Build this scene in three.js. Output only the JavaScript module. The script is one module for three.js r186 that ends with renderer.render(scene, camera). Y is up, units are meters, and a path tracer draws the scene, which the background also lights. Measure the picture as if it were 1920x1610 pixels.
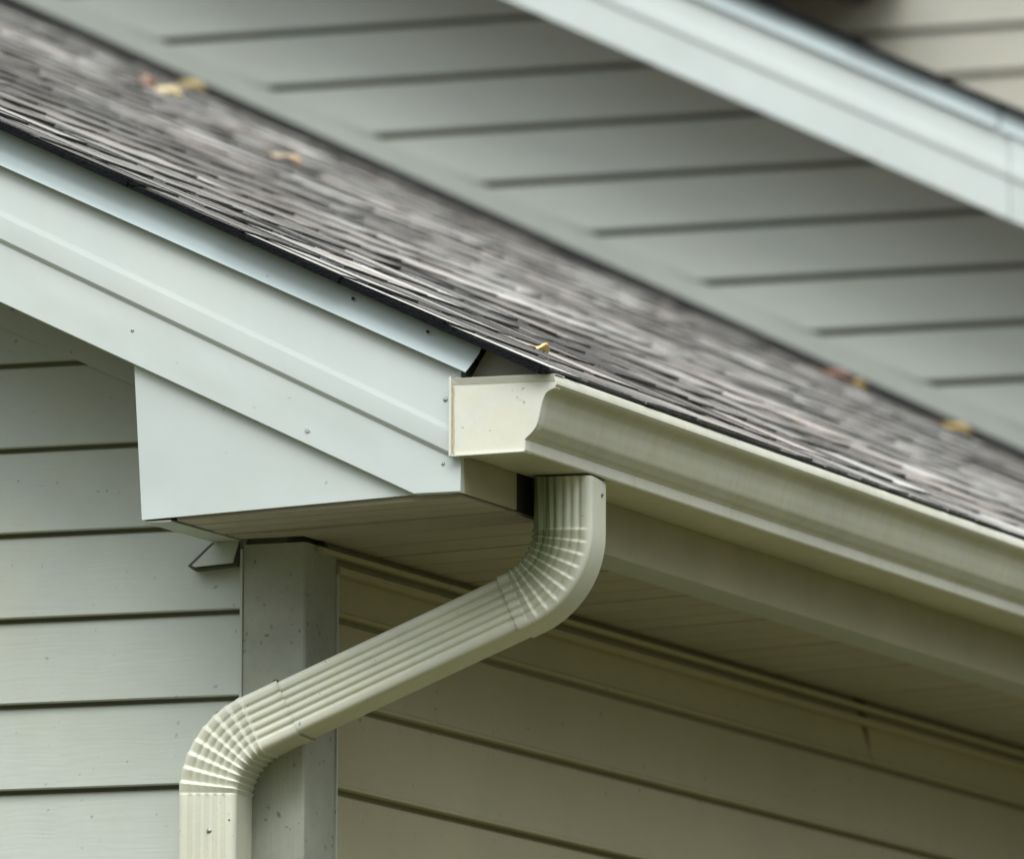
import * as THREE from 'three';
import { mergeGeometries, toCreasedNormals } from 'three/addons/utils/BufferGeometryUtils.js';

// ---------------------------------------------------------------- camera, sky, sun, exposure
const W = 1024, H = 858;
const scene = new THREE.Scene();
const camera = new THREE.PerspectiveCamera(5.2076, W / H, 0.5, 600);
camera.position.set(4.37418, -1.28581, 10.02687);
{
  const r = new THREE.Vector3(0.92531834, 0.00449653, -0.37916454), u = new THREE.Vector3(0.04736193, 0.99072875, 0.12733181), f = new THREE.Vector3(0.37622176, -0.13578043, 0.91652652);
  camera.quaternion.setFromRotationMatrix(new THREE.Matrix4().makeBasis(r, u, f));
}
camera.focus = 10.85;
camera.userData.fStop = 8.4;
const renderer = new THREE.WebGLRenderer({ antialias: true });
renderer.setSize(W, H);
renderer.toneMapping = THREE.LinearToneMapping;
renderer.toneMappingExposure = 1.22;
renderer.shadowMap.enabled = true;

const SUN = new THREE.Vector3(0.16, 0.80, 0.52).normalize();
{ // overcast sky: brighter towards the zenith and, softly, towards the veiled sun
  const w = 256, h = 128, d = new Float32Array(w * h * 4), dir = new THREE.Vector3();
  for (let j = 0; j < h; j++) for (let i = 0; i < w; i++) {
    const up = ((j + 0.5) / h - 0.5) * Math.PI, az = ((i + 0.5) / w - 0.5) * 2 * Math.PI;
    dir.set(Math.cos(az) * Math.cos(up), Math.sin(up), Math.sin(az) * Math.cos(up));
    const s = Math.max(0, dir.y), glow = Math.pow(0.5 + 0.5 * dir.dot(SUN), 2.2);
    const L = 3.0 * (0.05 + 1.55 * Math.pow(s, 1.7)) / 1.6 * (0.55 + 1.0 * glow);
    const o = (j * w + i) * 4;
    d[o] = L * 0.945; d[o + 1] = L * 1.0; d[o + 2] = L * 1.02; d[o + 3] = 1;
  }
  const t = new THREE.DataTexture(d, w, h, THREE.RGBAFormat, THREE.FloatType);
  t.mapping = THREE.EquirectangularReflectionMapping; t.magFilter = THREE.LinearFilter; t.needsUpdate = true;
  scene.background = t; scene.environment = t;
}
const sun = new THREE.DirectionalLight(new THREE.Color(1, 0.97, 0.92), 1.5);
sun.position.copy(SUN).multiplyScalar(20); sun.castShadow = true; sun.shadow.radius = 55;
sun.shadow.mapSize.set(2048, 2048);
Object.assign(sun.shadow.camera, { left: -8, right: 8, top: 8, bottom: -8, near: 1, far: 50 });
scene.add(sun); scene.add(sun.target);

// ---------------------------------------------------------------- helpers
let seed = 7;
const rnd = () => { seed = (seed * 1664525 + 1013904223) >>> 0; return seed / 4294967296; };
const rr = (a, b) => a + (b - a) * rnd();
const V = (x, y, z) => new THREE.Vector3(x, y, z);
const E = 0.1016;                                   // one siding course
const T = 0.475;                                    // roof pitch

const used = {};
function numbered(n) { if (!(n in used)) { used[n] = 0; return n; } used[n]++; return n + '_' + String(used[n]).padStart(3, '0'); }
function thing(name, label, category, pos = [0, 0, 0], group) {
  const g = new THREE.Group(); g.name = numbered(name); g.position.set(...pos);
  g.userData = { label, category }; if (group) g.userData.group = group;
  scene.add(g); return g;
}
function part(name, geos, mat, parent, label) {
  let g = Array.isArray(geos) ? (geos.length > 1 ? mergeGeometries(geos.map((q) => (q.index ? q.toNonIndexed() : q))) : geos[0]) : geos;
  const m = new THREE.Mesh(g, mat); m.name = name; m.castShadow = m.receiveShadow = true;
  if (label) m.userData.label = label;
  const o = parent.userData.origin;
  parent.add(m); return m;
}
// closed loop of points A joined to loop B (same count), with end caps; uv in metres; points given in world coordinates
function prism(A, B, o) { return loft([A, B], o); }
function loft(rings, { crease = 0.55, caps = true, closed = true } = {}) {
  const A = rings[0], B = rings[rings.length - 1], pos = [], uv = [], n = A.length; let per = 0;
  const push = (p, u, v) => { pos.push(p.x, p.y, p.z); uv.push(u, v); };
  const m = closed ? n : n - 1, u0 = A[0].x * 0.37 + A[0].y * 0.71, vs = [A[0].x + A[0].z];
  for (let k = 1; k < rings.length; k++) vs.push(vs[k - 1] + rings[k][0].distanceTo(rings[k - 1][0]));
  for (let i = 0; i < m; i++) {
    const j = (i + 1) % n, du = A[i].distanceTo(A[j]), a = u0 + per, b = u0 + per + du; per += du;
    for (let k = 0; k + 1 < rings.length; k++) {
      const P = rings[k], Q = rings[k + 1], va = vs[k], vb = vs[k + 1];
      push(P[i], a, va); push(P[j], b, va); push(Q[j], b, vb);
      push(P[i], a, va); push(Q[j], b, vb); push(Q[i], a, vb);
    }
  }
  if (caps && closed) {
    const nm = V(0, 0, 0), c = V(0, 0, 0);
    for (let i = 0; i < n; i++) { const p = A[i], q = A[(i + 1) % n]; nm.x += (p.y - q.y) * (p.z + q.z); nm.y += (p.z - q.z) * (p.x + q.x); nm.z += (p.x - q.x) * (p.y + q.y); }
    nm.normalize();
    const t1 = Math.abs(nm.y) < 0.9 ? V(0, 1, 0).cross(nm).normalize() : V(1, 0, 0).cross(nm).normalize(), t2 = nm.clone().cross(t1);
    const flat = A.map((p) => new THREE.Vector2(p.dot(t1), p.dot(t2)));
    for (const f of THREE.ShapeUtils.triangulateShape(flat, [])) {
      for (const k of [f[0], f[2], f[1]]) push(A[k], flat[k].x, flat[k].y);
      for (const k of [f[0], f[1], f[2]]) push(B[k], flat[k].x, flat[k].y);
    }
  }
  let g = new THREE.BufferGeometry();
  g.setAttribute('position', new THREE.Float32BufferAttribute(pos, 3));
  g.setAttribute('uv', new THREE.Float32BufferAttribute(uv, 2));
  g = toCreasedNormals(g, crease);
  // make the faces look outwards
  const p = g.attributes.position, nn = g.attributes.normal; let vol = 0;
  for (let i = 0; i < p.count; i += 3) {
    const a = V().fromBufferAttribute(p, i), b = V().fromBufferAttribute(p, i + 1), c = V().fromBufferAttribute(p, i + 2);
    vol += a.dot(b.cross(c));
  }
  if (vol < 0) {
    const q = g.attributes.uv;
    for (let i = 0; i < p.count; i += 3) for (const at of [p, q]) for (let k = 0; k < at.itemSize; k++) { const t = at.getComponent(i + 1, k); at.setComponent(i + 1, k, at.getComponent(i + 2, k)); at.setComponent(i + 2, k, t); }
    g.deleteAttribute('normal'); g = toCreasedNormals(g, crease);
  }
  return g;
}
const alongX = (sec, x0, x1) => prism(sec.map(([y, z]) => V(typeof x0 === 'function' ? x0(y) : x0, y, z)), sec.map(([y, z]) => V(typeof x1 === 'function' ? x1(y) : x1, y, z)));
const alongZ = (sec, z0, z1, o) => prism(sec.map(([x, y]) => V(x, y, z0)), sec.map(([x, y]) => V(x, y, z1)), o);
const alongY = (sec, y0, y1, o) => prism(sec.map(([x, z]) => V(x, y0, z)), sec.map(([x, z]) => V(x, y1, z)), o);
const box = (x0, x1, y0, y1, z0, z1) => alongZ([[x0, y0], [x1, y0], [x1, y1], [x0, y1]], z0, z1);
function screw(p, n, r = 0.0035) { // a small domed head with a washer rim
  const pts = [[0, 0.0022], [r * 0.5, 0.002], [r * 0.8, 0.0012], [r * 0.85, 0.0006], [r * 1.15, 0.0004], [r * 1.2, -0.0006]].map(([a, b]) => new THREE.Vector2(a, b));
  const g = new THREE.LatheGeometry(pts, 10);
  g.applyQuaternion(new THREE.Quaternion().setFromUnitVectors(V(0, 1, 0), n.clone().normalize())); g.translate(p.x, p.y, p.z);
  return g;
}

// ---------------------------------------------------------------- textures
function tileNoise(size, cells, s) { // tileable value noise
  const g = new Float32Array(cells * cells); let q = s >>> 0;
  for (let i = 0; i < g.length; i++) { q = (q * 1664525 + 1013904223) >>> 0; g[i] = q / 4294967296; }
  return (x, y) => {
    const fx = x / size * cells, fy = y / size * cells, ix = Math.floor(fx), iy = Math.floor(fy), a = fx - ix, b = fy - iy;
    const u = a * a * (3 - 2 * a), v = b * b * (3 - 2 * b), at = (i, j) => g[(((j % cells) + cells) % cells) * cells + (((i % cells) + cells) % cells)];
    return (at(ix, iy) * (1 - u) + at(ix + 1, iy) * u) * (1 - v) + (at(ix, iy + 1) * (1 - u) + at(ix + 1, iy + 1) * u) * v;
  };
}
function tex(size, fn, srgb = false) {
  const d = new Uint8Array(size * size * 4);
  for (let y = 0; y < size; y++) for (let x = 0; x < size; x++) {
    const c = fn(x, y), o = (y * size + x) * 4;
    d[o] = Math.max(0, Math.min(255, c[0] * 255)); d[o + 1] = Math.max(0, Math.min(255, c[1] * 255)); d[o + 2] = Math.max(0, Math.min(255, c[2] * 255)); d[o + 3] = 255;
  }
  const t = new THREE.DataTexture(d, size, size); t.wrapS = t.wrapT = THREE.RepeatWrapping; t.magFilter = THREE.LinearFilter; t.minFilter = THREE.LinearMipmapLinearFilter;
  if (srgb) t.colorSpace = THREE.SRGBColorSpace;
  t.needsUpdate = true; return t;
}
// painted metal / vinyl: almost even, faint mottling, a few specks of dirt
function paintMap(s, specks, mott, warm, size = 1024, big = 1) {
  const n1 = tileNoise(size, 6, s), n2 = tileNoise(size, 23, s + 1), n3 = tileNoise(size, 110, s + 2), sp = new Float32Array(size * size);
  let q = s * 977 + 5; const r = () => { q = (q * 1664525 + 1013904223) >>> 0; return q / 4294967296; };
  for (let k = 0; k < specks; k++) {
    const x = r() * size, y = r() * size, R = (0.5 + 1.7 * r() * r()) * big, el = 1 + r() * 1.4, an = r() * 3.14, str = 0.12 + 0.45 * r();
    for (let j = -6; j <= 6; j++) for (let i = -6; i <= 6; i++) {
      const a = i * Math.cos(an) + j * Math.sin(an), b = -i * Math.sin(an) + j * Math.cos(an), dd = Math.hypot(a / el, b) / R;
      if (dd < 1.5) { const o = (((y + j) | 0) + size) % size * size + (((x + i) | 0) + size) % size; sp[o] = Math.max(sp[o], str * Math.min(1, 1.5 - dd)); }
    }
  }
  return tex(size, (x, y) => {
    const m = 1 - mott * (0.55 * n1(x, y) + 0.3 * n2(x, y) + 0.15 * n3(x, y)), w = warm * n1(x + 300, y + 100) * n2(x, y + 77), k = 1 - sp[y * size + x];
    return [m * k, m * k * (1 - 0.25 * w), m * k * (1 - w)];
  });
}
const bumpFine = (() => { const a = tileNoise(512, 9, 11), b = tileNoise(512, 60, 12), c = tileNoise(512, 200, 13); return tex(512, (x, y) => { const v = 0.6 * a(x, y) + 0.25 * b(x, y) + 0.15 * c(x, y); return [v, v, v]; }); })();
const bumpGrain = (() => { // embossed wood grain, long along v
  const a = tileNoise(512, 120, 21), b = tileNoise(512, 60, 22), c = tileNoise(512, 7, 23);
  return tex(512, (x, y) => { const w = 10 * c(x, y); const v = 0.5 * a(x + w, y / 16) + 0.3 * b(x + w, y / 8) + 0.2 * c(x, y); return [v, v, v]; });
})();
function rep(t, metres) { const c = t.clone(); c.repeat.set(1 / metres, 1 / metres); c.needsUpdate = true; return c; }
const lin = (r, g, b) => new THREE.Color().setRGB(r, g, b);
const trimMap = rep(paintMap(31, 90, 0.10, 0.03), 1.1), creamMap = rep(paintMap(41, 380, 0.20, 0.13), 0.5), sideMap = rep(paintMap(51, 420, 0.15, 0.10), 0.9), postMap = rep(paintMap(61, 620, 0.40, 0.16, 1024, 2.0), 0.6), soffMap = rep(paintMap(71, 300, 0.22, 0.10), 0.6);
const gutterMap = (() => { // faint drip streaks running down the section, on top of the mottling
  const a = tileNoise(1024, 170, 141), b = tileNoise(1024, 40, 142), c = tileNoise(1024, 8, 143), d = tileNoise(1024, 60, 144), sp = tileNoise(1024, 340, 145);
  return rep(tex(1024, (x, y) => { const st = Math.pow(a(x * 0.06 + 9, y), 3) * b(x * 0.5, y) * 1.1, m = 0.13 * c(x, y) + 0.07 * d(x, y), k = sp(x, y) > 0.965 ? 0.12 : 0; const t = 1 - m - 0.06 * st - k; return [t, t * (1 - 0.06 * st), t * (1 - 0.22 * st - 0.05 * c(y, x))]; }), 0.8);
})();
const bf = rep(bumpFine, 0.5), bg = rep(bumpGrain, 0.3), bl = rep(tex(256, ((a, b) => (x, y) => { const v = 0.7 * a(x, y) + 0.3 * b(x, y); return [v, v, v]; })(tileNoise(256, 7, 15), tileNoise(256, 17, 16))), 0.9);
const std = (c, o = {}) => new THREE.MeshStandardMaterial({ color: c, roughness: 0.5, ...o });
const M = {
  trim: std(lin(0.565, 0.615, 0.60), { map: trimMap, roughness: 0.42, bumpMap: bl, bumpScale: 0.003 }),
  drip: std(lin(0.40, 0.475, 0.488), { map: trimMap, roughness: 0.32, bumpMap: bl, bumpScale: 0.001 }),
  cream: std(lin(0.70, 0.70, 0.605), { map: gutterMap, roughness: 0.36, bumpMap: bl, bumpScale: 0.0015 }),
  pipe: std(lin(0.745, 0.755, 0.645), { map: creamMap, roughness: 0.40, vertexColors: true }),
  siding: std(lin(0.52, 0.56, 0.515), { map: sideMap, roughness: 0.55, bumpMap: bg, bumpScale: 0.0002 }),
  warmLitSiding: std(lin(0.40, 0.395, 0.345), { map: sideMap, roughness: 0.55, bumpMap: bg, bumpScale: 0.0002 }),  // same siding, with warm light tinted into the colour
  post: std(lin(0.41, 0.43, 0.365), { map: postMap, roughness: 0.55, bumpMap: bg, bumpScale: 0.0005 }),
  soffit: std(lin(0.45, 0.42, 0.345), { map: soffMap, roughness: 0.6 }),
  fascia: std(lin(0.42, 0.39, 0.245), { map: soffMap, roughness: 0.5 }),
  dark: std(lin(0.03, 0.03, 0.03), { roughness: 0.9 }),
  deck: std(lin(0.16, 0.13, 0.09), { roughness: 0.9 }),
  gray: std(lin(0.42, 0.41, 0.36), { map: soffMap, roughness: 0.5, metalness: 0.1 }),
  steel: std(lin(0.35, 0.35, 0.33), { roughness: 0.4, metalness: 0.7 }),
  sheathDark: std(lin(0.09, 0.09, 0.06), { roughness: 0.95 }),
  sheath: std(lin(0.22, 0.22, 0.15), { roughness: 0.95 }),
};

// ---------------------------------------------------------------- ground
{
  const n1 = tileNoise(512, 16, 81), n2 = tileNoise(512, 90, 82);
  const t = tex(512, (x, y) => { const v = 0.55 + 0.5 * n1(x, y) * n2(x, y) + 0.25 * n2(x, y); return [v, v, v * 0.9]; }); t.repeat.set(120, 120);
  const g = new THREE.PlaneGeometry(600, 600, 1, 1); g.rotateX(-Math.PI / 2);
  const m = new THREE.Mesh(g, std(lin(0.056, 0.053, 0.014), { map: t, roughness: 1 }));
  m.name = 'ground'; m.position.y = -2.95; m.receiveShadow = true;
  m.userData = { kind: 'structure', label: 'lawn around the house', category: 'ground' }; scene.add(m);
}

// ---------------------------------------------------------------- siding walls
const roofY = (x) => 0.5531 - T * (x + 0.2954);      // underside of the lower roof's shingles
const boardSec = (y0, y1, zf, slot = 0.0029) => [[y0 + slot, zf], [y0 + slot + 0.0015, zf + 0.0012], [y0 + 0.3 * (y1 - y0), zf - 0.0016], [y1 - slot - 0.001, zf - 0.0075], [y1 - slot + 0.001, zf - 0.010], [y0 + slot, zf - 0.010]];

const gable = thing('siding_wall', 'grey lap siding wall at left, under the white rake board and left of the corner post', 'wall');
for (let k = -28; k <= 17; k++) {
  const y0 = k * E, y1 = y0 + E, lim = (y) => (roofY(0) - 0.06 - y) / T;
  if (y0 > roofY(-3.2) - 0.1) break;
  part('siding_board', alongX(boardSec(y0, y1, 0.0125), -3.2, (y) => Math.min(-0.0745, lim(y))), M.siding, gable);
}
part('sheathing', alongZ([[-6.6, -2.95], [-0.025, -2.95], [-0.025, 0.35], [-3.42, roofY(-3.42) - 0.06], [-6.6, 0.35]], -0.0005, -5.58), M.sheath, gable);
{ // frieze strip on the wall below the rake
  const lo = [V(-0.3937, 0.3525, 0), V(-0.2171, 0.2734, 0)], sl = (0.2734 - 0.3525) / 0.1766, y = (x) => 0.3525 + sl * (x + 0.3937);
  const sec = (x) => [V(x, y(x), 0.013), V(x, y(x), 0.021), V(x, y(x) + 0.09, 0.021), V(x, y(x) + 0.09, 0.013)];
  part('frieze_strip', prism(sec(-3.0), sec(-0.07)), M.siding, gable);
}
{ // bent scrap of siding by the post
  const P = [[-0.1085, 0.0815], [-0.1315, 0.0535], [-0.128, 0.0515], [-0.083, 0.0555], [-0.0795, 0.0815]];
  part('bent_siding_flap', prism(P.map(([x, y], i) => V(x, y, 0.016 + (i > 0 && i < 3 ? 0.016 : i === 3 ? 0.008 : 0))), P.map(([x, y], i) => V(x, y, 0.019 + (i > 0 && i < 3 ? 0.016 : i === 3 ? 0.008 : 0)))), M.siding, gable, 'bent corner of siding beside the post');
  part('flap_shadow_plate', prism([V(-0.1150, 0.0815, 0.0154), V(-0.1385, 0.0535, 0.0312), V(-0.1325, 0.0490, 0.0312), V(-0.0800, 0.0515, 0.0230), V(-0.0795, 0.0815, 0.0154)], [V(-0.1150, 0.0815, 0.0145), V(-0.1405, 0.0540, 0.0145), V(-0.1335, 0.0480, 0.0145), V(-0.0800, 0.0520, 0.0145), V(-0.0795, 0.0815, 0.0145)]), M.sheathDark, gable);  // dark plate standing in for the shadow gap around the flap
}

M.shadeTintSiding = std(lin(0.45, 0.415, 0.27), { map: sideMap, roughness: 0.55, bumpMap: bg, bumpScale: 0.0002 });  // same siding as the gable, warm olive shade put into its colour
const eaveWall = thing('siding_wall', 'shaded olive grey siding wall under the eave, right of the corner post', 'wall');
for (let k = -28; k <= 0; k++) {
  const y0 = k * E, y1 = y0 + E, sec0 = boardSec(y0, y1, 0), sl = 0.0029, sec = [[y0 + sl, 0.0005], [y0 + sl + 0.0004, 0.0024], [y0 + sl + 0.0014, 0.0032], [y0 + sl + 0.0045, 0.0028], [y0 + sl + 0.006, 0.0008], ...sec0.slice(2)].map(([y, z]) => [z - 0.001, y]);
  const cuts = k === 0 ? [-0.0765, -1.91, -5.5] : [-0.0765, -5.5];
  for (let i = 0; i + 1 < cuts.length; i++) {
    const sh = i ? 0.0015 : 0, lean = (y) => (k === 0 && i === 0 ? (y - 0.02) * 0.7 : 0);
    part('siding_board', prism(sec.map(([x, y]) => V(x + sh, y, cuts[i] - (i ? 0.0 : 0))), sec.map(([x, y]) => V(x + sh, y, cuts[i + 1] + lean(y)))), M.shadeTintSiding, eaveWall);
  }
}
{ // channel that holds the soffit along the wall
  part('soffit_channel', [alongZ([[-0.003, 0.0505], [0.010, 0.0505], [0.010, 0.0585], [0.004, 0.0605], [-0.003, 0.0605]], -0.0765, -5.5), alongZ([[0.002, 0.0680], [0.014, 0.0685], [0.0145, 0.0740], [0.012, 0.0755], [0.002, 0.0755]], -0.0150, -5.5)], M.shadeTintSiding, eaveWall);
  part('sheathing', box(-0.022, -0.0113, -2.95, 0.2, -0.08, -5.5), M.sheath, eaveWall);
}

const post = thing('corner_post', 'vertical grey corner trim board between the lit and the shaded siding walls', 'trim');
part('post_board', alongY([[-0.0745, -0.05], [-0.0745, 0.0145], [-0.072, 0.016], [0.003, 0.016], [0.0052, 0.0138], [0.0052, -0.0745], [-0.0128, -0.0745], [-0.0128, -0.05]], -2.95, 0.0775), M.post, post);
part('edge_lip', alongY([[-0.0775, 0.001], [-0.0775, 0.0172], [-0.0746, 0.0172], [-0.0748, 0.001]], -2.95, 0.072), M.siding, post);
part('edge_lip', alongY([[0.001, -0.078], [0.0075, -0.078], [0.0075, -0.0748], [0.001, -0.0748]], -2.95, 0.05), M.siding, post);

// ---------------------------------------------------------------- soffit
const soffit = thing('soffit', 'grooved olive soffit panels under the eave between wall and fascia', 'soffit');
{
  const yb = (x) => 0.083 + 0.04 * Math.max(0, x), PITCH = 0.268, g0 = -0.468 + PITCH * 3;
  const secZ = (za, zb) => { // from the near edge za to the far edge zb: two flutes and a step at the joint
    const o = [[za - 0.001, 0.0045], [za - 0.002, 0]], w = za - zb;
    for (const c of [0.333, 0.667]) { const m = za - w * c; o.push([m + 0.004, 0], [m + 0.0015, 0.0032], [m - 0.0015, 0.0032], [m - 0.004, 0]); }
    o.push([zb + 0.007, 0], [zb + 0.005, 0.0055], [zb, 0.0065]);
    return [...o, [zb, 0.012], [za - 0.001, 0.012]];
  };
  for (let i = 0; i < 24; i++) {
    let za = g0 - i * PITCH, zb = za - PITCH;
    if (za > 0.2) za = 0.2085;
    if (za - zb < 0.03) continue;
    const xl = zb >= 0 ? -0.073 : za > 0 ? -0.02 : 0.0065;
    const s = secZ(za, zb), at = (x) => s.map(([z, dy]) => V(x, yb(x) + dy, z));
    if (za > 0 && zb < 0) { // this panel meets the corner of the wall
      const near = secZ(za, 0.018), a2 = (x) => near.map(([z, dy]) => V(x, yb(x) + dy, z));
      part('soffit_panel', [prism(a2(-0.073), a2(0.0065)), prism(at(0.0066), at(0.281))], M.soffit, soffit);
    } else part('soffit_panel', prism(at(xl), at(0.281)), M.soffit, soffit);
  }
  part('fascia_channel', alongZ([[0.207, 0.0868], [0.209, 0.0862], [0.2845, 0.0868], [0.2845, 0.0890], [0.207, 0.0890]], -0.22, -5.5), M.siding, soffit);
}

// ---------------------------------------------------------------- rake board of the lower roof, with the cornice return
// the lines of the trim at two stations: x, then heights of shingle underside, drip edge foot, raised band's top, its foot, bottom
const lowSt = [[-0.2945, 0.5531, 0.5066, 0.4505, 0.4190, 0.3465], [0.2865, 0.2790, 0.2373, 0.1650, 0.1355, 0.0708]];
function rakeSections(st, z0) {
  const at = (x, i) => st[0][i] + (st[1][i] - st[0][i]) * (x - st[0][0]) / (st[1][0] - st[0][0]);
  return {
    fascia: (x) => { const d = at(x, 2), h = at(x, 3), g = at(x, 4), b = at(x, 5); return [V(x, d + 0.03, z0 - 0.0045), V(x, h + 0.0040, z0 - 0.0017), V(x, h + 0.0030, z0 - 0.0016), V(x, h - 0.0026, z0 - 0.0001), V(x, h - 0.0034, z0), V(x, g + 0.003, z0), V(x, g + 0.002, z0 - 0.0004), V(x, g - 0.003, z0 - 0.0036), V(x, g - 0.004, z0 - 0.0038), V(x, b + 0.0012, z0 - 0.0026), V(x, b, z0 - 0.0038), V(x, b, z0 - 0.014), V(x, d + 0.03, z0 - 0.014)]; },
    drip: (x) => { const s = at(x, 1), d = at(x, 2); return [V(x, s - 0.001, z0 - 0.002), V(x, s - 0.012, z0 - 0.0005), V(x, s - 0.026, z0 + 0.0015), V(x, d + 0.008, z0 + 0.004), V(x, d + 0.001, z0 + 0.0065), V(x, d, z0 + 0.006), V(x, d + 0.0075, z0 + 0.003), V(x, s - 0.026, z0 + 0.0005), V(x, s - 0.012, z0 - 0.0015), V(x, s - 0.001, z0 - 0.0035)]; },
  };
}
const rake = thing('rake_board', 'white metal wrapped rake board with pale blue drip edge below the near shingle roof', 'fascia');
{
  const S = rakeSections(lowSt, 0.225), b = (x) => lowSt[0][5] + (lowSt[1][5] - lowSt[0][5]) * (x - lowSt[0][0]) / (lowSt[1][0] - lowSt[0][0]);
  // the lower end is cut plumb, and level along its foot
  const end = S.fascia(0.2865).map((p) => p.clone());
  // square to the ground: the foot runs level for the last few centimetres
  const foot = S.fascia(0.2290), last = end.map((p, i) => (i >= 9 && i <= 11 ? V(p.x, foot[i].y, p.z) : p.clone()));
  part('fascia_cover', loft([S.fascia(-3.3), foot, last], { crease: 0.2 }), M.trim, rake);
  // drip edge with its slanted end
  const A = S.drip(-3.3), B = S.drip(0.3141), k = (0.2980 - 0.3141) / (0.2300 - 0.2628);
  for (const p of B) { p.x = 0.3141 - (0.2628 - p.y) * -k * -1; if (p.y > 0.258) p.x -= (p.y - 0.258) * 0.4; }
  B.forEach((p, i) => { const q = S.drip(p.x)[i]; p.y = q.y; p.z = q.z; });
  part('drip_edge', prism(A, B, { crease: 0.7 }), M.drip, rake, 'pale blue metal drip edge along the top of the rake board');
  for (const [x, y] of [[0.2677, 0.205], [0.2648, 0.1318], [-0.1251, 0.3051]]) part('nail', screw(V(x, y, y > 0.29 || y < 0.14 ? 0.2210 : 0.2222), V(0, 0, 1), 0.0028), M.trim, rake);
  for (const [x, y] of [[0.1546, 0.3263], [0.2475, 0.2833]]) part('nail', screw(V(x, y, 0.2285), V(0, 0, 1), 0.0016), M.dark, rake);
  part('dent', screw(V(0.0973, 0.1795, 0.2204), V(0.3, 0.6, 1), 0.0045), M.trim, rake);
  // cornice return: the panel that closes the end of the eave box
  const P = [[-0.1262, 0.2655], [-0.1145, 0.0848], [0.2285, 0.0990], [0.2285, 0.1130], [-0.1262, 0.2800]];
  part('return_panel', [prism(P.map(([x, y]) => V(x, y, 0.2135)), P.map(([x, y]) => V(x, y, 0.2095))), prism([V(-0.1262, 0.2655, 0.2092), V(-0.1145, 0.0848, 0.2092), V(-0.1105, 0.0848, 0.2092), V(-0.1222, 0.2655, 0.2092)], [V(-0.1262, 0.2655, 0.016), V(-0.1145, 0.0848, 0.016), V(-0.1105, 0.0848, 0.016), V(-0.1222, 0.2655, 0.016)])], M.trim, rake, 'white triangular panel closing the end of the eave');
  part('return_flange', prism([V(-0.1135, 0.0838, 0.211), V(-0.1135, 0.0818, 0.211), V(-0.079, 0.0818, 0.211), V(-0.079, 0.0838, 0.211)], [V(-0.1115, 0.0838, 0.017), V(-0.1115, 0.0818, 0.017), V(-0.0765, 0.0818, 0.017), V(-0.0765, 0.0838, 0.017)]), M.siding, rake);
}

// ---------------------------------------------------------------- eave fascia behind the gutter
const fasciaT = thing('eave_fascia', 'olive fascia board under the gutter, beside the top of the downspout', 'fascia');
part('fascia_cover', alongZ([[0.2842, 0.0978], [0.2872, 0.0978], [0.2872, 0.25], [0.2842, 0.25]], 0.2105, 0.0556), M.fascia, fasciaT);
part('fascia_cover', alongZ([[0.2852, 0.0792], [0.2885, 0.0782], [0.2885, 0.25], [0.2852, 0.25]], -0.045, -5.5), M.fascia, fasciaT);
part('dark_board', alongZ([[0.270, 0.098], [0.2835, 0.098], [0.2835, 0.25], [0.270, 0.25]], 0.2080, -5.5), M.dark, fasciaT);  // near-black board, showing in the gap between the two covers

// ---------------------------------------------------------------- lower roof
const roof = thing('shingle_roof', 'near roof of mottled grey and brown asphalt shingles above the gutter', 'roof');
const ca = 1 / Math.hypot(1, T), sa = T * ca, EX = 0.400, EY = roofY(EX);
const R3 = (s, n, z) => { const l = 0.0022 * Math.exp(-s / 0.06); return V(EX - s * ca + n * sa, EY + s * sa + n * ca + l, z); };
part('roof_deck', [alongZ([[0.30, roofY(0.30) - 0.003], [0.30, roofY(0.30) - 0.019], [-3.42, roofY(-3.42) - 0.019], [-3.42, roofY(-3.42) - 0.003]], 0.2065, -5.58), alongZ([[-3.42, roofY(-3.42) - 0.003], [-3.42, roofY(-3.42) - 0.019], [-7.1, 0.25], [-7.1, 0.27]], 0.2065, -5.58)], M.deck, roof);
part('eave_flashing', alongZ([[0.2895, 0.2290], [0.3110, 0.2640], [0.3190, 0.2610], [0.3920, 0.2265], [0.3890, 0.2245], [0.3200, 0.2330]], 0.2030, -5.5), M.gray, roof, 'dull grey metal flashing under the shingle edge at the gutter end');
const granule = (() => {
  const a = tileNoise(512, 180, 91), b = tileNoise(512, 60, 92), c = tileNoise(512, 9, 93);
  return tex(512, (x, y) => { const v = 0.45 + 0.6 * a(x, y) * (0.5 + b(x, y)) + 0.3 * (c(x, y) - 0.3), w = (a(x + 99, y + 31) - 0.5) * 0.12; return [v * (1 + w), v, v * (1 - w)]; });
})();
const granBump = (() => { const a = tileNoise(512, 256, 94), b = tileNoise(512, 40, 95); return tex(512, (x, y) => { const v = 0.7 * a(x, y) + 0.3 * b(x, y); return [v, v, v]; }); })();
M.shingle = new THREE.MeshPhysicalMaterial({ specularIntensity: 0.3, vertexColors: true, map: rep(granule, 0.5), bumpMap: rep(granBump, 0.3), bumpScale: 0.0016, roughness: 0.95 });
const tones = [[0.54, 0.515, 0.475], [0.50, 0.47, 0.435], [0.45, 0.42, 0.385], [0.50, 0.44, 0.40], [0.26, 0.245, 0.23], [0.58, 0.565, 0.53], [0.20, 0.185, 0.17], [0.26, 0.235, 0.21], [0.38, 0.345, 0.31], [0.54, 0.52, 0.49]];
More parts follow.
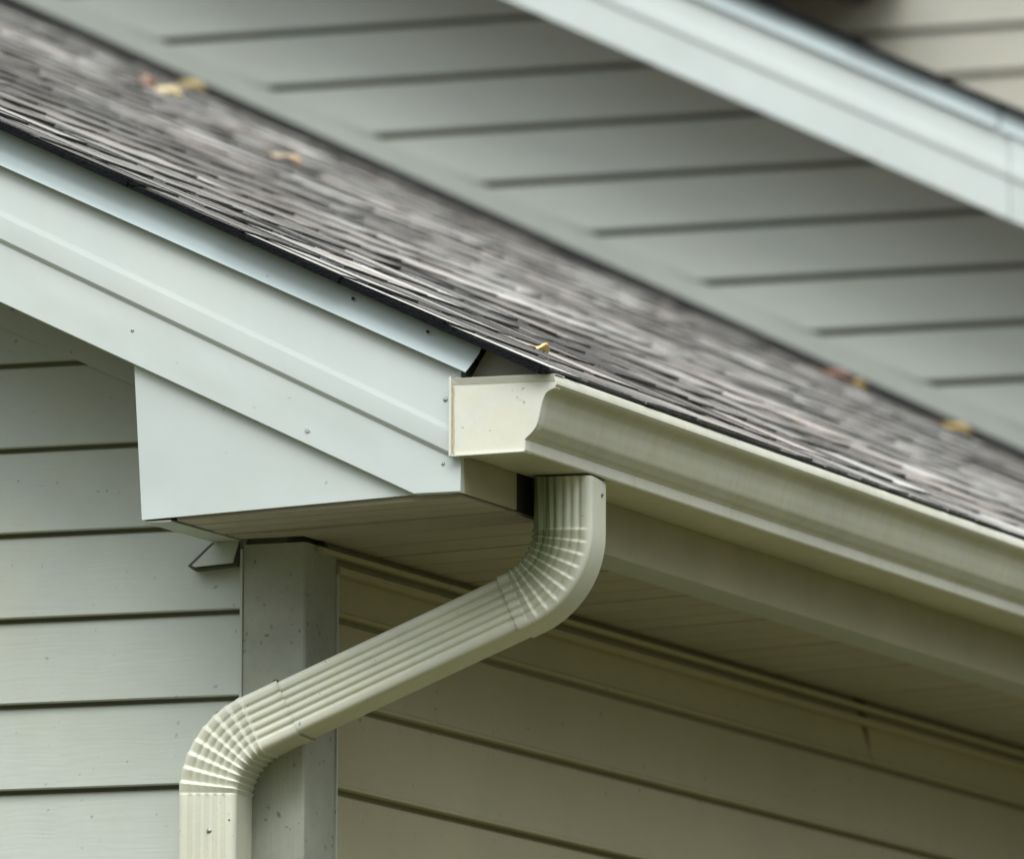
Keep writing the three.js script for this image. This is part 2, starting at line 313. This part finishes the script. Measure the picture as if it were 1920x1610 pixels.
// a slab on the roof from (s0) to (s1) upslope and from z0 to z1 (z0 nearer), n = heights at the butt and at the top; colours for face and edges
function slab(s0, s1, z0, z1, nb, n0, n1, face, edge, end, taper = 0, wav = 0, nb1 = n1 - 0.004, tilt = 0) {
  const p = [], c = [], u = [], q = (a, b, cc, d, col) => { for (const v of [a, b, cc, a, cc, d]) { p.push(v.x, v.y, v.z); c.push(...col); u.push(v.z + v.x * 0.9, v.y * 2.2); } };
  const zs = []; const nseg = wav ? Math.max(1, Math.round((z0 - z1) / 0.12)) : 1; for (let i = 0; i <= nseg; i++) zs.push(z0 + (z1 - z0) * i / nseg);
  const w = zs.map((_, i) => (rnd() - 0.5) * wav + tilt * (i / nseg - 0.35)), js = zs.map(() => (rnd() - 0.5) * 0.004);
  for (let i = 0; i < nseg; i++) {
    const za = zs[i], zb = zs[i + 1], ta = i === 0 ? taper : 0, tb = i === nseg - 1 ? taper : 0;
    const A = R3(s0 + js[i], n0 + w[i], za), B = R3(s0 + js[i + 1], n0 + w[i + 1], zb), C = R3(s1, n1 + w[i + 1] * 0.5, zb + tb), D = R3(s1, n1 + w[i] * 0.5, za - ta);
    const A0 = R3(s0 + js[i], nb + w[i], za), B0 = R3(s0 + js[i + 1], nb + w[i + 1], zb), C0 = R3(s1, nb1, zb + tb), D0 = R3(s1, nb1, za - ta);
    q(A, B, C, D, face); q(A0, B0, B, A, edge);
    if (i === 0) q(D0, A0, A, D, end); if (i === nseg - 1) q(B0, C0, C, B, edge);
    q(A0, D0, C0, B0, edge);
  }
  const g = new THREE.BufferGeometry();
  g.setAttribute('position', new THREE.Float32BufferAttribute(p, 3)); g.setAttribute('color', new THREE.Float32BufferAttribute(c, 3)); g.setAttribute('uv', new THREE.Float32BufferAttribute(u, 2));
  g.computeVertexNormals(); return g;
}
const blotch = tileNoise(1, 64, 301), blend = (s, z) => { const v = 0.65 * blotch(s / 64 / 0.21, (z + 8) / 64 / 0.17) + 0.35 * blotch(s / 64 / 0.09 + 0.5, (z + 8) / 64 / 0.08 + 0.3); return 0.52 + 0.58 * THREE.MathUtils.smoothstep(v, 0.22, 0.78); };   // the colours are blended in drifts over several courses
const EXPO = 0.143, black = [0.007, 0.008, 0.010];
function shingleField(parent, courses, zNear, zFar, isFirst) {
  for (let i = -1; i < courses; i++) {
    const s0 = i < 0 ? 0.004 : i * EXPO, lift = i < 0 ? 0 : 0.003;
    let z = zNear + rr(-0.0025, 0.0025), first = true, next = zNear - rr(0.3, 1.0);
    while (z > zFar) {
      const z1 = Math.max(next, zFar); next = z1 - 1.0;
      const geos = [], e = rr(0.035, 0.065), dk = rr(0.12, 0.18), base = [dk, dk * 0.94, dk * 0.87], edge = [e, e, e];
      geos.push(slab(s0 - (first ? 0 : 0), s0 + 0.165, z, z1 + 0.001, i < 0 ? -0.0005 : 0.0022, i < 0 ? 0.0045 : 0.0068, i < 0 ? 0.001 : 0.0018, base, edge, first ? black : edge, 0, first ? 0.0016 : 0.0024));
      if (first && i >= 0) geos.push(slab(s0 + (i ? rr(-0.012, 0.012) : 0.008), s0 + 0.170, z + 0.001, z - 0.05, -0.0028, rr(0.0055, 0.0075), 0.0030, black, black, black, 0, 0, -0.0028)); // dark layered edge along the rake
      if (i >= 0) { // the thicker tabs of the laminate
        let t = z - (first ? rr(0, 0.05) : rr(0.0, 0.06)); if (first && rnd() < 0.75) t = z;
        while (t > z1 + 0.03) {
          const len = Math.min(rr(0.05, 0.15), t - z1 - 0.002), tone = rnd() < 0.15 ? tones[6 + Math.floor(rnd() * 2)] : tones[Math.floor(rnd() * tones.length)], k = rr(0.62, 0.82) * blend(s0, t), th = rr(0.0084, 0.0102);
          const e2 = i === 0 ? rr(0.12, 0.3) : rr(0.045, 0.12);
          geos.push(slab(s0 + rr(-0.0015, 0.0015), s0 + 0.163, t, t - len, 0.0060, th, 0.0058, tone.map((v) => v * k), [e2, e2, e2 * 0.97], first && t === z ? black : [e2 * 1.2, e2 * 1.2, e2 * 1.2], rr(0.004, 0.014), t > -0.6 ? 0.0012 : 0.0018, 0.0018, rr(-0.0012, 0.0050) * (t > -0.6 ? 0.22 : t > -1.5 ? 0.5 : 0.8)));
          t -= len + (rnd() < 0.3 ? 0.002 : rr(0.02, 0.085));
        }
      }
      part('shingle', geos, M.shingle, parent);
      z = z1; first = false;
    }
  }
}
shingleField(roof, 29, 0.2435, -5.585);

// ---------------------------------------------------------------- gutter
const gutter = thing('gutter', 'cream metal gutter with curved front running along the eave', 'gutter');
{
  const crv = (pts, n) => new THREE.CatmullRomCurve3(pts.map(([x, y]) => V(x, y, 0)), false, 'centripetal').getPoints(n).map((p) => [p.x, p.y]);
  const front = [[0.3975, 0.2276], [0.4020, 0.2266], [0.4048, 0.2243], [0.4064, 0.2205], [0.4066, 0.2150], [0.4045, 0.2122], ...crv([[0.4000, 0.2108], [0.3935, 0.2070], [0.3890, 0.1990], [0.3862, 0.1885], [0.3838, 0.1775], [0.3802, 0.1680], [0.3745, 0.1612], [0.3690, 0.1568]], 22), [0.3669, 0.1540], [0.3672, 0.1520], [0.3672, 0.1420], [0.3660, 0.1402]];
  const back = [[0.2900, 0.1398], [0.2893, 0.1405], [0.2893, 0.2280]];
  const th = 0.0011, outer = [...front, ...back];
  const inner = outer.map(([x, y], i) => { const a = outer[Math.max(0, i - 1)], b = outer[Math.min(outer.length - 1, i + 1)], l = Math.hypot(b[0] - a[0], b[1] - a[1]); return [x - (-(b[1] - a[1])) / l * th * -1 * -1, y - (b[0] - a[0]) / l * th]; });
  const hem = [[0.3890, 0.2255], [0.3890, 0.2266]];
  const loop = [...outer, ...inner.slice(1).reverse(), ...hem];
  part('trough', alongZ(loop, 0.2262, -5.5, { crease: 0.45 }), M.cream, gutter);
  // end cap: a plate in the gutter's own outline with flanges folded over the rim
  const prof = [...front, [0.2793, 0.1396], [0.2785, 0.1404], [0.2782, 0.2268], [0.2790, 0.2278]];
  const gutterCap = M.cream.clone(); gutterCap.map = creamMap; gutterCap.color.setRGB(0.78, 0.785, 0.71);
  const cap = [alongZ(prof, 0.2277, 0.2290, { crease: 0.4 })];
  const off = (pts, d) => pts.map(([x, y], i) => { const a = pts[Math.max(0, i - 1)], b = pts[Math.min(pts.length - 1, i + 1)], l = Math.hypot(b[0] - a[0], b[1] - a[1]); return [x + -(b[1] - a[1]) / l * d, y + (b[0] - a[0]) / l * d]; });
  const fr = front.slice(5), fo = off(fr, 0.0012), fi = off(fr, 0.0001);
  cap.push(alongZ([...fo, ...fi.reverse()], 0.2290, 0.2137, { crease: 0.5 }));                                   // strip lapped on to the front
  cap.push(alongZ([[0.2790, 0.1382], [0.3665, 0.1395], [0.3665, 0.1408], [0.2790, 0.1400]], 0.2314, 0.2092));      // foot flange
  cap.push(alongZ([[0.2765, 0.1385], [0.2790, 0.1385], [0.2790, 0.2292], [0.2765, 0.2292]], 0.2335, 0.2240));      // wall side flange
  const bead = new THREE.TubeGeometry(new THREE.CatmullRomCurve3(Array.from({ length: 12 }, (_, i) => V(0.2803 + rr(-0.0006, 0.0008), 0.1412 + i * 0.0070, 0.2292))), 40, 0.0011, 6);
  part('sealant_bead', bead, std(lin(0.52, 0.45, 0.31), { roughness: 0.7 }), gutter);
  // top flange: slightly wavy lip
  const nW = 14, la = [], lb = []; for (let i = 0; i <= nW; i++) { const x = 0.2782 + (0.4048 - 0.2782) * i / nW, y = 0.2276 - 0.0014 * i / nW + (rnd() - 0.5) * 0.0008; la.push([x, y]); lb.push([x, y - 0.0075]); }
  cap.push(prism([...la.map(([x, y]) => V(x, y, 0.2324)), ...lb.reverse().map(([x, y]) => V(x, y, 0.2294))], [...la.map(([x, y]) => V(x, y, 0.2312)), ...lb.map(([x, y]) => V(x, y, 0.2282))], { crease: 0.4 }));
  part('end_cap', cap, gutterCap, gutter, 'flat cream end cap with folded rim');
  part('lip_hem', alongZ([[0.3800, 0.2268], [0.4056, 0.2262], [0.4056, 0.2272], [0.3800, 0.2280]], 0.2285, 0.2020), M.trim, gutter);
}

// ---------------------------------------------------------------- downspout
const ds = thing('downspout', 'cream ribbed metal downspout with two crimped elbows, running from gutter to corner', 'downspout');
{
  const X0 = 0.3295, Z0 = -0.004, X1 = -0.0895, Z1 = 0.0545, phi = Math.atan2(Z1 - Z0, X0 - X1), Hh = Math.hypot(X0 - X1, Z1 - Z0);
  const h = V(-Math.cos(phi), 0, Math.sin(phi)), Bn = V(Math.sin(phi), 0, Math.cos(phi));
  const Rc = 0.089, psi = THREE.MathUtils.degToRad(66.6), yTop = 0.1375, yA = 0.0775;
  const L = (Hh - 2 * Rc * (1 - Math.cos(psi))) / Math.sin(psi);
  const la = yA, segs = [['v', yTop - yA], ['a', Rc * psi], ['s', L], ['b', Rc * psi], ['w', 1.2]];
  const cum = [0]; for (const s of segs) cum.push(cum[cum.length - 1] + s[1]);
  function frame(t) {
    let hx, y, ps, el = 0, ec = 0;
    const yEndA = yA - Rc * Math.sin(psi), hEndA = Rc * (1 - Math.cos(psi)), hS = hEndA + L * Math.sin(psi), yS = yEndA - L * Math.cos(psi);
    if (t < cum[1]) { hx = 0; y = yTop - t; ps = 0; }
    else if (t < cum[2]) { ps = (t - cum[1]) / Rc; hx = Rc * (1 - Math.cos(ps)); y = yA - Rc * Math.sin(ps); el = 1; ec = ps / psi; }
    else if (t < cum[3]) { const q = t - cum[2]; ps = psi; hx = hEndA + q * Math.sin(psi); y = yEndA - q * Math.cos(psi); }
    else if (t < cum[4]) { const q = (t - cum[3]) / Rc; ps = psi - q; hx = hS + Rc * (Math.cos(ps) - Math.cos(psi)); y = yS - Rc * (Math.sin(psi) - Math.sin(ps)); el = 2; ec = q / psi; }
    else { ps = 0; hx = hS + Rc * (1 - Math.cos(psi)); y = yS - Rc * Math.sin(psi) - (t - cum[4]); }
    const o = V(X0, 0, Z0).addScaledVector(h, hx); o.y = y;
    const N = h.clone().multiplyScalar(-Math.cos(ps)); N.y -= Math.sin(ps);
    return { o, N, el, ec };
  }
  // section: a across the bend (outer side of the first elbow > 0), b towards the viewer; rounded corners, flutes on the broad faces
  const A = 0.0336, Bh = 0.0375, rad = 0.007, sect = [];
  const flute = (v, half, k, depth) => { const m = half - 0.0095; if (Math.abs(v) > m) return 0; const ph = (v + m) / (2 * m) * k; const f = ph - Math.floor(ph); return -depth * Math.pow(Math.sin(Math.PI * f), 4.5); };
  const face = (n, fn) => { for (let i = 0; i < n; i++) sect.push(fn(i / n)); };
  const arc = (cx, cy, a0) => { for (let i = 0; i < 5; i++) { const a = a0 + Math.PI / 2 * i / 5; sect.push({ a: cx + rad * Math.cos(a), b: cy + rad * Math.sin(a), f: 0 }); } };
  arc(A - rad, Bh - rad, 0);
  face(46, (t) => { const a = (A - rad) - 2 * (A - rad) * t; return { a, b: Bh, f: flute(a, A, 5, 0.0024), n: 'b' }; });
  arc(-A + rad, Bh - rad, Math.PI / 2);
  face(40, (t) => { const b = (Bh - rad) - 2 * (Bh - rad) * t; return { a: -A, b, f: flute(b, Bh, 5, 0.0008), n: '-a' }; });
  arc(-A + rad, -Bh + rad, Math.PI);
  face(20, (t) => { const a = -(A - rad) + 2 * (A - rad) * t; return { a, b: -Bh, f: 0, n: '-b' }; });
  arc(A - rad, -Bh + rad, 1.5 * Math.PI);
  face(40, (t) => { const b = -(Bh - rad) + 2 * (Bh - rad) * t; return { a: A, b, f: 0, n: 'a' }; });
  const NC = [9, 8];
  function sweep(t0, t1, dt, grow, opts = {}) {
    const ts = []; for (let t = t0; t < t1 - 1e-6; t += dt) ts.push(t); ts.push(t1);
    const n = sect.length, rings = ts.map((t) => {
      const fr = frame(t); let fillet = 0;
      return sect.map((s) => {
        let a = s.a, b = s.b; const g = grow + (opts.flare ? opts.flare(t) : 0);
        a *= 1 + g / A; b *= 1 + g / Bh;
        let fa = s.f; 
        if (fr.el) { // crimps: pinched folds, deep inside the bend and fading towards the outside
          const inside = fr.el === 1 ? (A - s.a) / (2 * A) : (s.a + A) / (2 * A), c = fr.ec * NC[fr.el - 1], ph = c - Math.floor(c);
          const fade = THREE.MathUtils.smoothstep(inside, fr.el === 1 ? 0.03 : -0.12, fr.el === 1 ? 0.2 : 0.12), env = fr.ec > 0.01 && fr.ec < 0.985 ? 1 : 0;
          const saw = ph < 0.16 ? ph / 0.16 : 1 - (ph - 0.16) / 0.84;                      // step up, slope back
          const d = (0.0042 * saw - 0.0016) * fade * env;
          b += Math.sign(s.b) * d * Math.min(1, Math.abs(s.b) / (Bh * 0.9));
          if (s.n === 'a' || s.n === '-a') a += Math.sign(s.a) * d * (fr.el === 1 ? 1 : 0.8);
          fa *= 0.62;
        }
        if (s.n === 'b') b += fa; else if (s.n === 'a') a += fa; else if (s.n === '-a') a -= fa;
        const p = fr.o.clone().addScaledVector(fr.N, a).addScaledVector(Bn, b);
        return { p, s };
      });
    });
    const pos = [], col = [], uv = [], idx = [];
    rings.forEach((ring, k) => { let per = 0; ring.forEach((q, i) => {
      pos.push(q.p.x, q.p.y, q.p.z); if (i) per += q.p.distanceTo(ring[i - 1].p); uv.push(per, ts[k]);
      // green algae in the flutes near the outlet's wall side
      const w1 = 0.5 + 0.5 * Math.sin(i * 1.7 + ts[k] * 31) * Math.sin(i * 0.61 + 2), al = THREE.MathUtils.clamp(1.35 - (ts[k]) / 0.2, 0, 1) * THREE.MathUtils.smoothstep(-q.s.a, -0.017, 0.020) * (0.65 + 0.35 * w1) * (q.s.n === 'b' || q.s.n === '-a' || !q.s.n ? 1 : 0.2);
      const grooveTone = q.s.f < -0.0012 ? 0.12 : 0;  // slightly darker and yellower in the flute grooves
      const m = (c, d) => 1 - al * (1 - c) - grooveTone * (1 - d);
      col.push(m(0.10, 0.70), m(0.16, 0.72), m(0.035, 0.55));
    }); });
    for (let k = 0; k + 1 < rings.length; k++) for (let i = 0; i < n; i++) { const j = (i + 1) % n, a = k * n + i, b = k * n + j, c = a + n, d = b + n; idx.push(a, c, b, b, c, d); }
    const g = new THREE.BufferGeometry();
    g.setAttribute('position', new THREE.Float32BufferAttribute(pos, 3)); g.setAttribute('color', new THREE.Float32BufferAttribute(col, 3)); g.setAttribute('uv', new THREE.Float32BufferAttribute(uv, 2));
    g.setIndex(idx); g.computeVertexNormals();
    // normals must look outwards
    const c0 = frame(t0).o, p0 = V().fromBufferAttribute(g.attributes.position, 8), n0 = V().fromBufferAttribute(g.attributes.normal, 8);
    if (n0.dot(p0.sub(c0)) < 0) { const ix = g.index.array; for (let i = 0; i < ix.length; i += 3) { const t = ix[i]; ix[i] = ix[i + 1]; ix[i + 1] = t; } g.computeVertexNormals(); }
    return g;
  }
  const j1 = cum[2] + 0.012, j2 = cum[3] - 0.046;
  part('elbow', sweep(0, j1, 0.0011, 0.0012), M.pipe, ds, 'upper crimped elbow under the gutter, stained green');
  part('pipe', sweep(j1 - 0.02, j2 + 0.02, 0.01, -0.0006), M.pipe, ds, 'sloping ribbed pipe');
  part('elbow', sweep(j2, cum[4] + 0.085, 0.0011, 0.0012, { flare: (t) => 0.0006 * Math.max(0, 1 - (t - j2) / 0.006) }), M.pipe, ds, 'lower crimped elbow by the corner');
  part('pipe', sweep(cum[4] + 0.075, cum[5], 0.02, -0.0006), M.pipe, ds, 'vertical ribbed pipe');
  // screws
  const at = (t, a, b) => { const f = frame(t); return f.o.clone().addScaledVector(f.N, a).addScaledVector(Bn, b); };
  part('screw', screw(at(0.016, A + 0.0012, -0.012), frame(0.01).N, 0.0034), M.steel, ds);
  part('screw', screw(at(cum[4] + 0.042, 0.004, Bh + 0.0003), Bn, 0.0032), M.steel, ds);
  part('screw', screw(at(cum[4] + 0.030, 0.0275, Bh - 0.0006), Bn, 0.0020), M.dark, ds);
  part('screw', screw(at(j2 + 0.003, -A - 0.0014, 0.030), frame(j2).N.clone().negate(), 0.0030), M.dark, ds);
}

// ---------------------------------------------------------------- upper house behind
const YB = 1.7827, ZB = -5.6;
const jointY = (x) => 1.8809 - T * (x + 3.0187);       // where the lower roof meets this wall
const upY = (x) => 1.036 - T * x;          // underside of the upper roof's shingles, at the rake
const upper = thing('siding_wall', 'blurred grey siding wall behind the near roof, below the upper white rake', 'wall');
for (let i = -9; i <= 14; i++) {
  const y0 = YB - i * E, y1 = y0 + E;
  const xl = (y) => -2.746 + (1.7881 - y) / 0.476, xr = (y) => (1.036 - 0.03 - y) / T;
  if (xl(y0) > xr(y1) - 0.1) continue;
  part('siding_board', alongX(boardSec(y0, y1, ZB + 0.0125, 0.0052), (y) => xl(y), (y) => xr(y)), M.siding, upper);
}
{
  const sec = (x) => [V(x, jointY(x) - 0.006, ZB - 0.004), V(x, jointY(x) - 0.006, ZB + 0.0095), V(x, jointY(x) + 0.0368, ZB + 0.0095), V(x, jointY(x) + 0.0368, ZB - 0.004)];
  part('wall_channel', prism(sec(-4.4), sec(0.3)), M.siding, upper);
  const fl = (x) => [V(x, jointY(x) - 0.06, ZB + 0.002), V(x, jointY(x) - 0.06, ZB + 0.012), V(x, jointY(x) - 0.0065, ZB + 0.008), V(x, jointY(x) - 0.0065, ZB + 0.002)];
  part('shadow_flashing', prism(fl(-4.4), fl(0.3)), M.dark, upper, 'flashing strip along the foot of the wall, coloured dark for the shadow gap');  // dark colour paints in the shadow gap where roof meets wall
  part('sheathing', alongZ([[-6.2, -2.95], [1.4, -2.95], [1.4, upY(1.4) - 0.05], [-3.2, upY(-3.2) - 0.05], [-6.2, 1.1]], ZB - 0.0005, -8.65), M.sheathDark, upper);
}
const upRake = thing('rake_board', 'out of focus white rake board with blue drip edge crossing the top right', 'fascia');
{
  const ref = [0, -0.043, -0.096, -0.121, -0.195], st = [-2.2, -0.9].map((x) => [x, ...ref.map((d) => upY(x) + d)]), S = rakeSections(st, -5.36);
  part('fascia_cover', prism(S.fascia(-3.2), S.fascia(-1.0055), { crease: 0.2 }), M.trim, upRake);
  part('fascia_cover', prism(S.fascia(-1.0025).map((p) => p.add(V(0, 0, 0.004))), S.fascia(1.4).map((p) => p.add(V(0, 0, 0.004))), { crease: 0.2 }), M.trim, upRake);
  part('drip_edge', prism(S.drip(-3.2), S.drip(-1.0245)), M.drip, upRake);
  part('drip_edge', prism(S.drip(-1.0190), S.drip(1.4)), M.drip, upRake);
  const so = (x) => [V(x, upY(x) - 0.155, -5.3745), V(x, upY(x) - 0.165, -5.3745), V(x, upY(x) - 0.165, -5.585), V(x, upY(x) - 0.155, -5.585)];
  part('rake_soffit', prism(so(-3.2), so(1.4)), M.soffit, upRake);
}
const upRoof = thing('shingle_roof', 'dark shingle edge of the upper roof above the far white rake board', 'roof');
{
  const dk = (x) => [V(x, upY(x) - 0.019, -5.378), V(x, upY(x) - 0.003, -5.378), V(x, upY(x) - 0.003, -8.65), V(x, upY(x) - 0.019, -8.65)];
  part('roof_deck', prism(dk(-3.2), dk(1.4)), M.deck, upRoof);
  const ox = EX, dy = upY(EX) - roofY(EX), hold = new THREE.Group();
  // courses of the upper roof: the same laminate, only its edge shows
  const n0 = upRoof.children.length;
  seed = 99; shingleField(upRoof, 25, -5.346, -6.4);
  for (let i = n0; i < upRoof.children.length; i++) upRoof.children[i].position.set(0, dy, 0);
}

const far = thing('siding_wall', 'blurred beige siding wall beyond the upper roof, top right corner', 'wall');
for (let i = -6; i <= 8; i++) {
  const y0 = 2.301 - i * E, s = boardSec(y0, y0 + E, -8.7 + 0.0125, 0.0052);
  part('siding_board', alongX(s, -4.2, 2), M.warmLitSiding, far);
}
part('sheathing', box(-4.2, 2, -2.95, 2.9, -8.72, -9.2), M.sheath, far);
part('eave', prism([V(-3.4, 2.66, -8.685), V(-3.4, 2.74, -8.685), V(-2.40, 2.44, -8.685), V(-2.50, 2.365, -8.685)], [V(-3.4, 2.66, -8.2), V(-3.4, 2.74, -8.2), V(-2.40, 2.44, -8.2), V(-2.50, 2.365, -8.2)]), M.dark, far, 'dark shingled eave at the top edge');

// ---------------------------------------------------------------- fallen leaves on the near roof
function leaf(label, [x, z], len, wid, turn, col, tip = 0) {
  const pos = [], idx = [], nU = 10, nV = 4, uv = [];
  for (let i = 0; i <= nU; i++) for (let j = 0; j <= nV; j++) {
    const t = i / nU, w = wid * Math.pow(Math.sin(Math.PI * Math.pow(t, 0.8)), 0.8) * 0.5 + 0.0004, s = (j / nV - 0.5) * 2;
    pos.push((t - 0.5) * len, 0.004 * Math.sin(t * 2.6) + 0.006 * s * s * (0.6 + 0.4 * t) + 0.003 * Math.sin(7 * t + 3 * s), s * w * (1 + 0.08 * Math.sin(19 * t))); uv.push(t, j / nV);
  }
  for (let i = 0; i < nU; i++) for (let j = 0; j < nV; j++) { const a = i * (nV + 1) + j, b = a + nV + 1; idx.push(a, a + 1, b, b, a + 1, b + 1); }
  const g = new THREE.BufferGeometry(); g.setAttribute('position', new THREE.Float32BufferAttribute(pos, 3)); g.setAttribute('uv', new THREE.Float32BufferAttribute(uv, 2)); g.setIndex(idx); g.computeVertexNormals();
  const t = thing('fallen_leaf', label, 'leaf', [x, roofY(x) + 0.0125, z], 'fallen leaves on the near roof');
  t.quaternion.setFromEuler(new THREE.Euler(0, 0, -Math.atan(T))); t.rotateY(turn); t.rotateX(tip);
  part('blade', g, std(lin(...col), { roughness: 0.7, side: THREE.DoubleSide }), t);
  part('stem', new THREE.TubeGeometry(new THREE.QuadraticBezierCurve3(V(-len * 0.5, 0.001, 0), V(-len * 0.7, 0.004, 0.003), V(-len * 0.9, 0.002, 0.007)), 6, 0.0008, 5), std(lin(0.25, 0.15, 0.05), { roughness: 0.8 }), t);
}
leaf('yellow leaf at the upper left edge of the roof, against the siding wall', [-2.60, -5.42], 0.055, 0.035, 0.4, [0.34, 0.27, 0.12], 0.4);
leaf('pale yellow leaf just below the topmost leaf on the roof', [-2.115, -4.25], 0.050, 0.034, 0.2, [0.46, 0.37, 0.20], 0.35);
leaf('small orange leaf left of the two upper yellow leaves', [-2.172, -4.29], 0.034, 0.024, 1.0, [0.24, 0.14, 0.09], 0.35);
leaf('tan curled leaf alone in the middle left of the roof', [-1.506, -3.36], 0.060, 0.032, -0.1, [0.34, 0.25, 0.16], 0.3);
leaf('small yellow leaf near the gutter corner at the roof edge', [0.259, -0.085], 0.018, 0.009, 0.5, [0.70, 0.52, 0.22], 0.2);
leaf('reddish leaf at the wall on the right side of the roof', [-1.360, -5.45], 0.055, 0.034, 0.3, [0.19, 0.10, 0.07], 0.35);
leaf('small ochre leaf just right of the reddish leaf', [-1.318, -5.45], 0.036, 0.024, 1.1, [0.30, 0.21, 0.08], 0.35);
leaf('golden leaf furthest right on the roof, close to the wall', [-1.140, -5.46], 0.056, 0.034, 0.2, [0.36, 0.26, 0.10], 0.35);

renderer.render(scene, camera);
